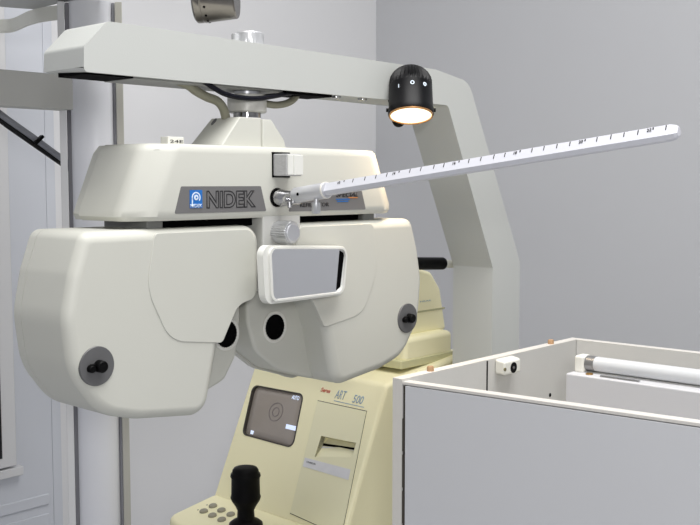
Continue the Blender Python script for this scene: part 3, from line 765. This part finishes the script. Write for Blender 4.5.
# hinge strip
yh0 = YC-T+.001
hg = obj('piano_hinge', box(XF+.0015, XF+.012, P(404.6,430,X=XF).y, YC-T-.0003, .08, Fz0.z-.004), mat('hinge bronze', S(78,72,66), .35, metal=.7), cabn, flat=True)
for k in range(24):
    zc_ = .10 + k*.038
    if zc_ < Fz0.z-.03:
        obj('hinge_knuckle', cyl((XF+.0008, P(403.2,430,X=XF).y, zc_), (XF+.0008, P(403.2,430,X=XF).y, zc_+.034), .0015, seg=10), mat('knuckle', S(90,84,76), .3, metal=.8) if k == 0 else bpy.data.materials['knuckle'], hg)
obj('bottom_board', box(XF+.0137+T, XBk, YE, YC-T, .04, .055), CABIN, cabn, flat=True)
obj('inner_shelf', box(XF+.0137+T, XBk-.0005, YE+.001, YC-T-.001, Bk.z-.20, Bk.z-.188), CABIN, cabn, flat=True)
# dark slit in the inner face
obj('divider_slit', box(xslit-.0010, xslit+.0010, YC-T-.0006, YC-T+.001, P(487,392,Y=YC-T).z, P(487,361,Y=YC-T).z), HOLE, cabn, flat=True)
# wooden dowels
for px in (430.5, 550.5):
    xx = P(px, 360, Y=YC-T/2).x
    obj('wooden_dowel', lathe((xx, YC-T/2, zs(xx,0)-.003), (0,0,1), [(0,.0038),(.0075,.0038),(.0088,.0030)], 20), WOOD, cabn)
# socket on the inner face
ys = YC-T
s0_, s1_ = P(500, 365, Y=ys), P(523, 362, Y=ys)
so_ = thing('power_socket', 'small white socket with dark round opening on the inner side of the cabinet', 'socket', P(511,364,Y=ys))
pz0, pz1 = P(511, 374, Y=ys-.014).z, P(511, 356, Y=ys).z
yf = ys-.016
xa, xb = P(504.5,365,Y=yf).x, P(521,362,Y=yf).x
bm = loft([[V((x, ys+.0002, z)) for x, z in ((xa+.004,pz0),(xb+.006,pz0),(xb+.006,pz1+.001),(xa+.004,pz1+.001))],
           [V((x, yf, z)) for x, z in ((xa,pz0),(xb,pz0),(xb,pz1),(xa,pz1))]])
obj('housing', bm, SOCK, so_, bevel=.003, seg=3)
p = P(513.5, 367.5, Y=yf)
obj('round_opening', lathe((p.x, yf+.001, p.z), (0,-1,0), [(0,.0062),(.0016,.0062),(.0014,.0054),(.0013,.0046)], 28), BLACK, so_)
obj('contact', lathe((p.x, yf-.0001, p.z), (0,-1,0), [(0,.0018),(.0008,.0016)], 16), DIAL, so_)
p = P(505.3, 369.5, Y=yf)
obj('screw', lathe((p.x, yf+.001, p.z), (0,-1,0), [(0,.0020),(.0013,.0020)], 16), mat('dull brass', S(130,125,95), .4, metal=.5), so_)
p = P(550, 395, Y=YC-T)
obj('drilled_hole', lathe((p.x, YC-T+.001, p.z), (0,-1,0), [(0,.0025),(.0013,.0025)], 16), HOLE, cabn)
# fluorescent fixture
XX = .965
f0_ = P(565.5, 373, X=XX); f1_ = P(700, 391, X=XX)
zt_ = f0_.z
fx = thing('fluorescent_fixture', 'white fluorescent tube lying in its batten inside the open cabinet', 'light fixture', (XX+.03, .35, zt_-.08))
ty0 = f0_.y; ty1 = YE+.02
stz = (f1_.z-f0_.z)/(f1_.y-f0_.y)*.5
def zfx(y): return zt_ + stz*(y-ty0)
def fbar(x0, x1, y0, y1, d0, d1, m, name, bev=.001):
    bm = loft([[V((x, y, zfx(y)+d if d > -.1 else Bk.z-.1875)) for x, y in ((x0,y0),(x1,y0),(x1,y1),(x0,y1))] for d in (d0, d1)])
    return obj(name, bm, m, fx, bevel=bev)
fbar(XX, XX+.07, ty1, ty0, -.185+.001, 0, mat('batten paint', S(202,202,205), .45), 'batten', .002)
fbar(XX+.020, XX+.036, ty1, ty0-.008, 0, .001, ARMG, 'reflector_strip', .0004)
tx = XX+.024
def tp(y, d): return V((tx, y, zfx(y)+d))
fbar(XX+.014, XX+.032, ty0-.014, ty0-.002, -.001, .0185, SOCK, 'tube_holder', .003)
obj('tube', tube([tp(ty0-.024, .0098), tp(ty1+.02, .0098)], .0082, smooth=False, seg=32), TUBE, fx)
obj('tube_cap', tube([tp(ty0-.014, .0098), tp(ty0-.0245, .0098)], .0086, smooth=False, seg=32), mat('tube cap metal', S(150,150,150), .35, metal=.7), fx)
fbar(XX+.010, XX+.055, ty1+.004, ty1+.018, -.001, .0235, SOCK, 'tube_holder', .003)
p = P(588.5, 372.7, X=XX+.008); 
obj('brass_screw', lathe((XX+.010, p.y, zfx(p.y)-.0002), (0,0,1), [(0,.0042),(.0014,.0040),(.0020,.003)], 20), BRASS, fx)
obj('spring_clip', fbar(XX+.004, XX+.008, ty0-.085, ty0-.040, 0, .0018, CHROME, 'spring_clip', 0) and box(XX+.004, XX+.010, ty0-.19, ty0-.178, zfx(ty0-.18)-.0005, zfx(ty0-.18)+.0018), DIAL, fx)

# ---------------------------------------------------------------- lights
w = bpy.data.worlds.new('world'); scn.world = w; w.use_nodes = True
bg = w.node_tree.nodes['Background']; bg.inputs[0].default_value = (.93,.96,1.0,1); bg.inputs[1].default_value = .55
def area(name, loc, target, size, power, colr=(1,1,1), sy=None):
    l = bpy.data.lights.new(name, 'AREA'); l.energy = power; l.size = size; l.color = colr
    if sy: l.shape = 'RECTANGLE'; l.size_y = sy
    o = bpy.data.objects.new(name, l); scn.collection.objects.link(o); o.location = loc
    o.rotation_euler = (V(target)-V(loc)).to_track_quat('-Z', 'Y').to_euler()
    return o
area('ceiling_panel_light', V((.60, .25, 2.55)), (.60, .25, 0), 1.2, 27, (1,.99,.98), sy=1.2)
area('softbox_light', CAM + rt*.70 - dh*.10 + V((0,0,.60)), (.85, .9, 1.15), .25, .65, (1,.99,.97))
area('camera_flash', CAM + rt*.06 - dh*.30 + V((0,0,.13)), (.9, .85, 1.2), .12, 3.2, (1,.99,.98))
sp2 = bpy.data.lights.new('spot_bulb', 'SPOT'); sp2.energy = .85; sp2.color = (1,.74,.46); sp2.spot_size = math.radians(150); sp2.spot_blend = .9; sp2.shadow_soft_size = .018
so2 = bpy.data.objects.new('spot_bulb', sp2); scn.collection.objects.link(so2); so2.location = lc + axl*.004
so2.rotation_euler = axl.to_track_quat('-Z','Y').to_euler()

# ---------------------------------------------------------------- camera
cd = bpy.data.cameras.new('camera'); cd.sensor_width = 36; cd.lens = F*36/700; cd.clip_start = .02
co_ = bpy.data.objects.new('camera', cd); scn.collection.objects.link(co_); co_.location = CAM
co_.rotation_euler = M((rt, up, -fw)).transposed().to_euler()
scn.camera = co_
vs = scn.view_settings; vs.view_transform = 'Standard'; vs.look = 'None'; vs.gamma = 1; vs.exposure = 0.5; vs.use_curve_mapping = False
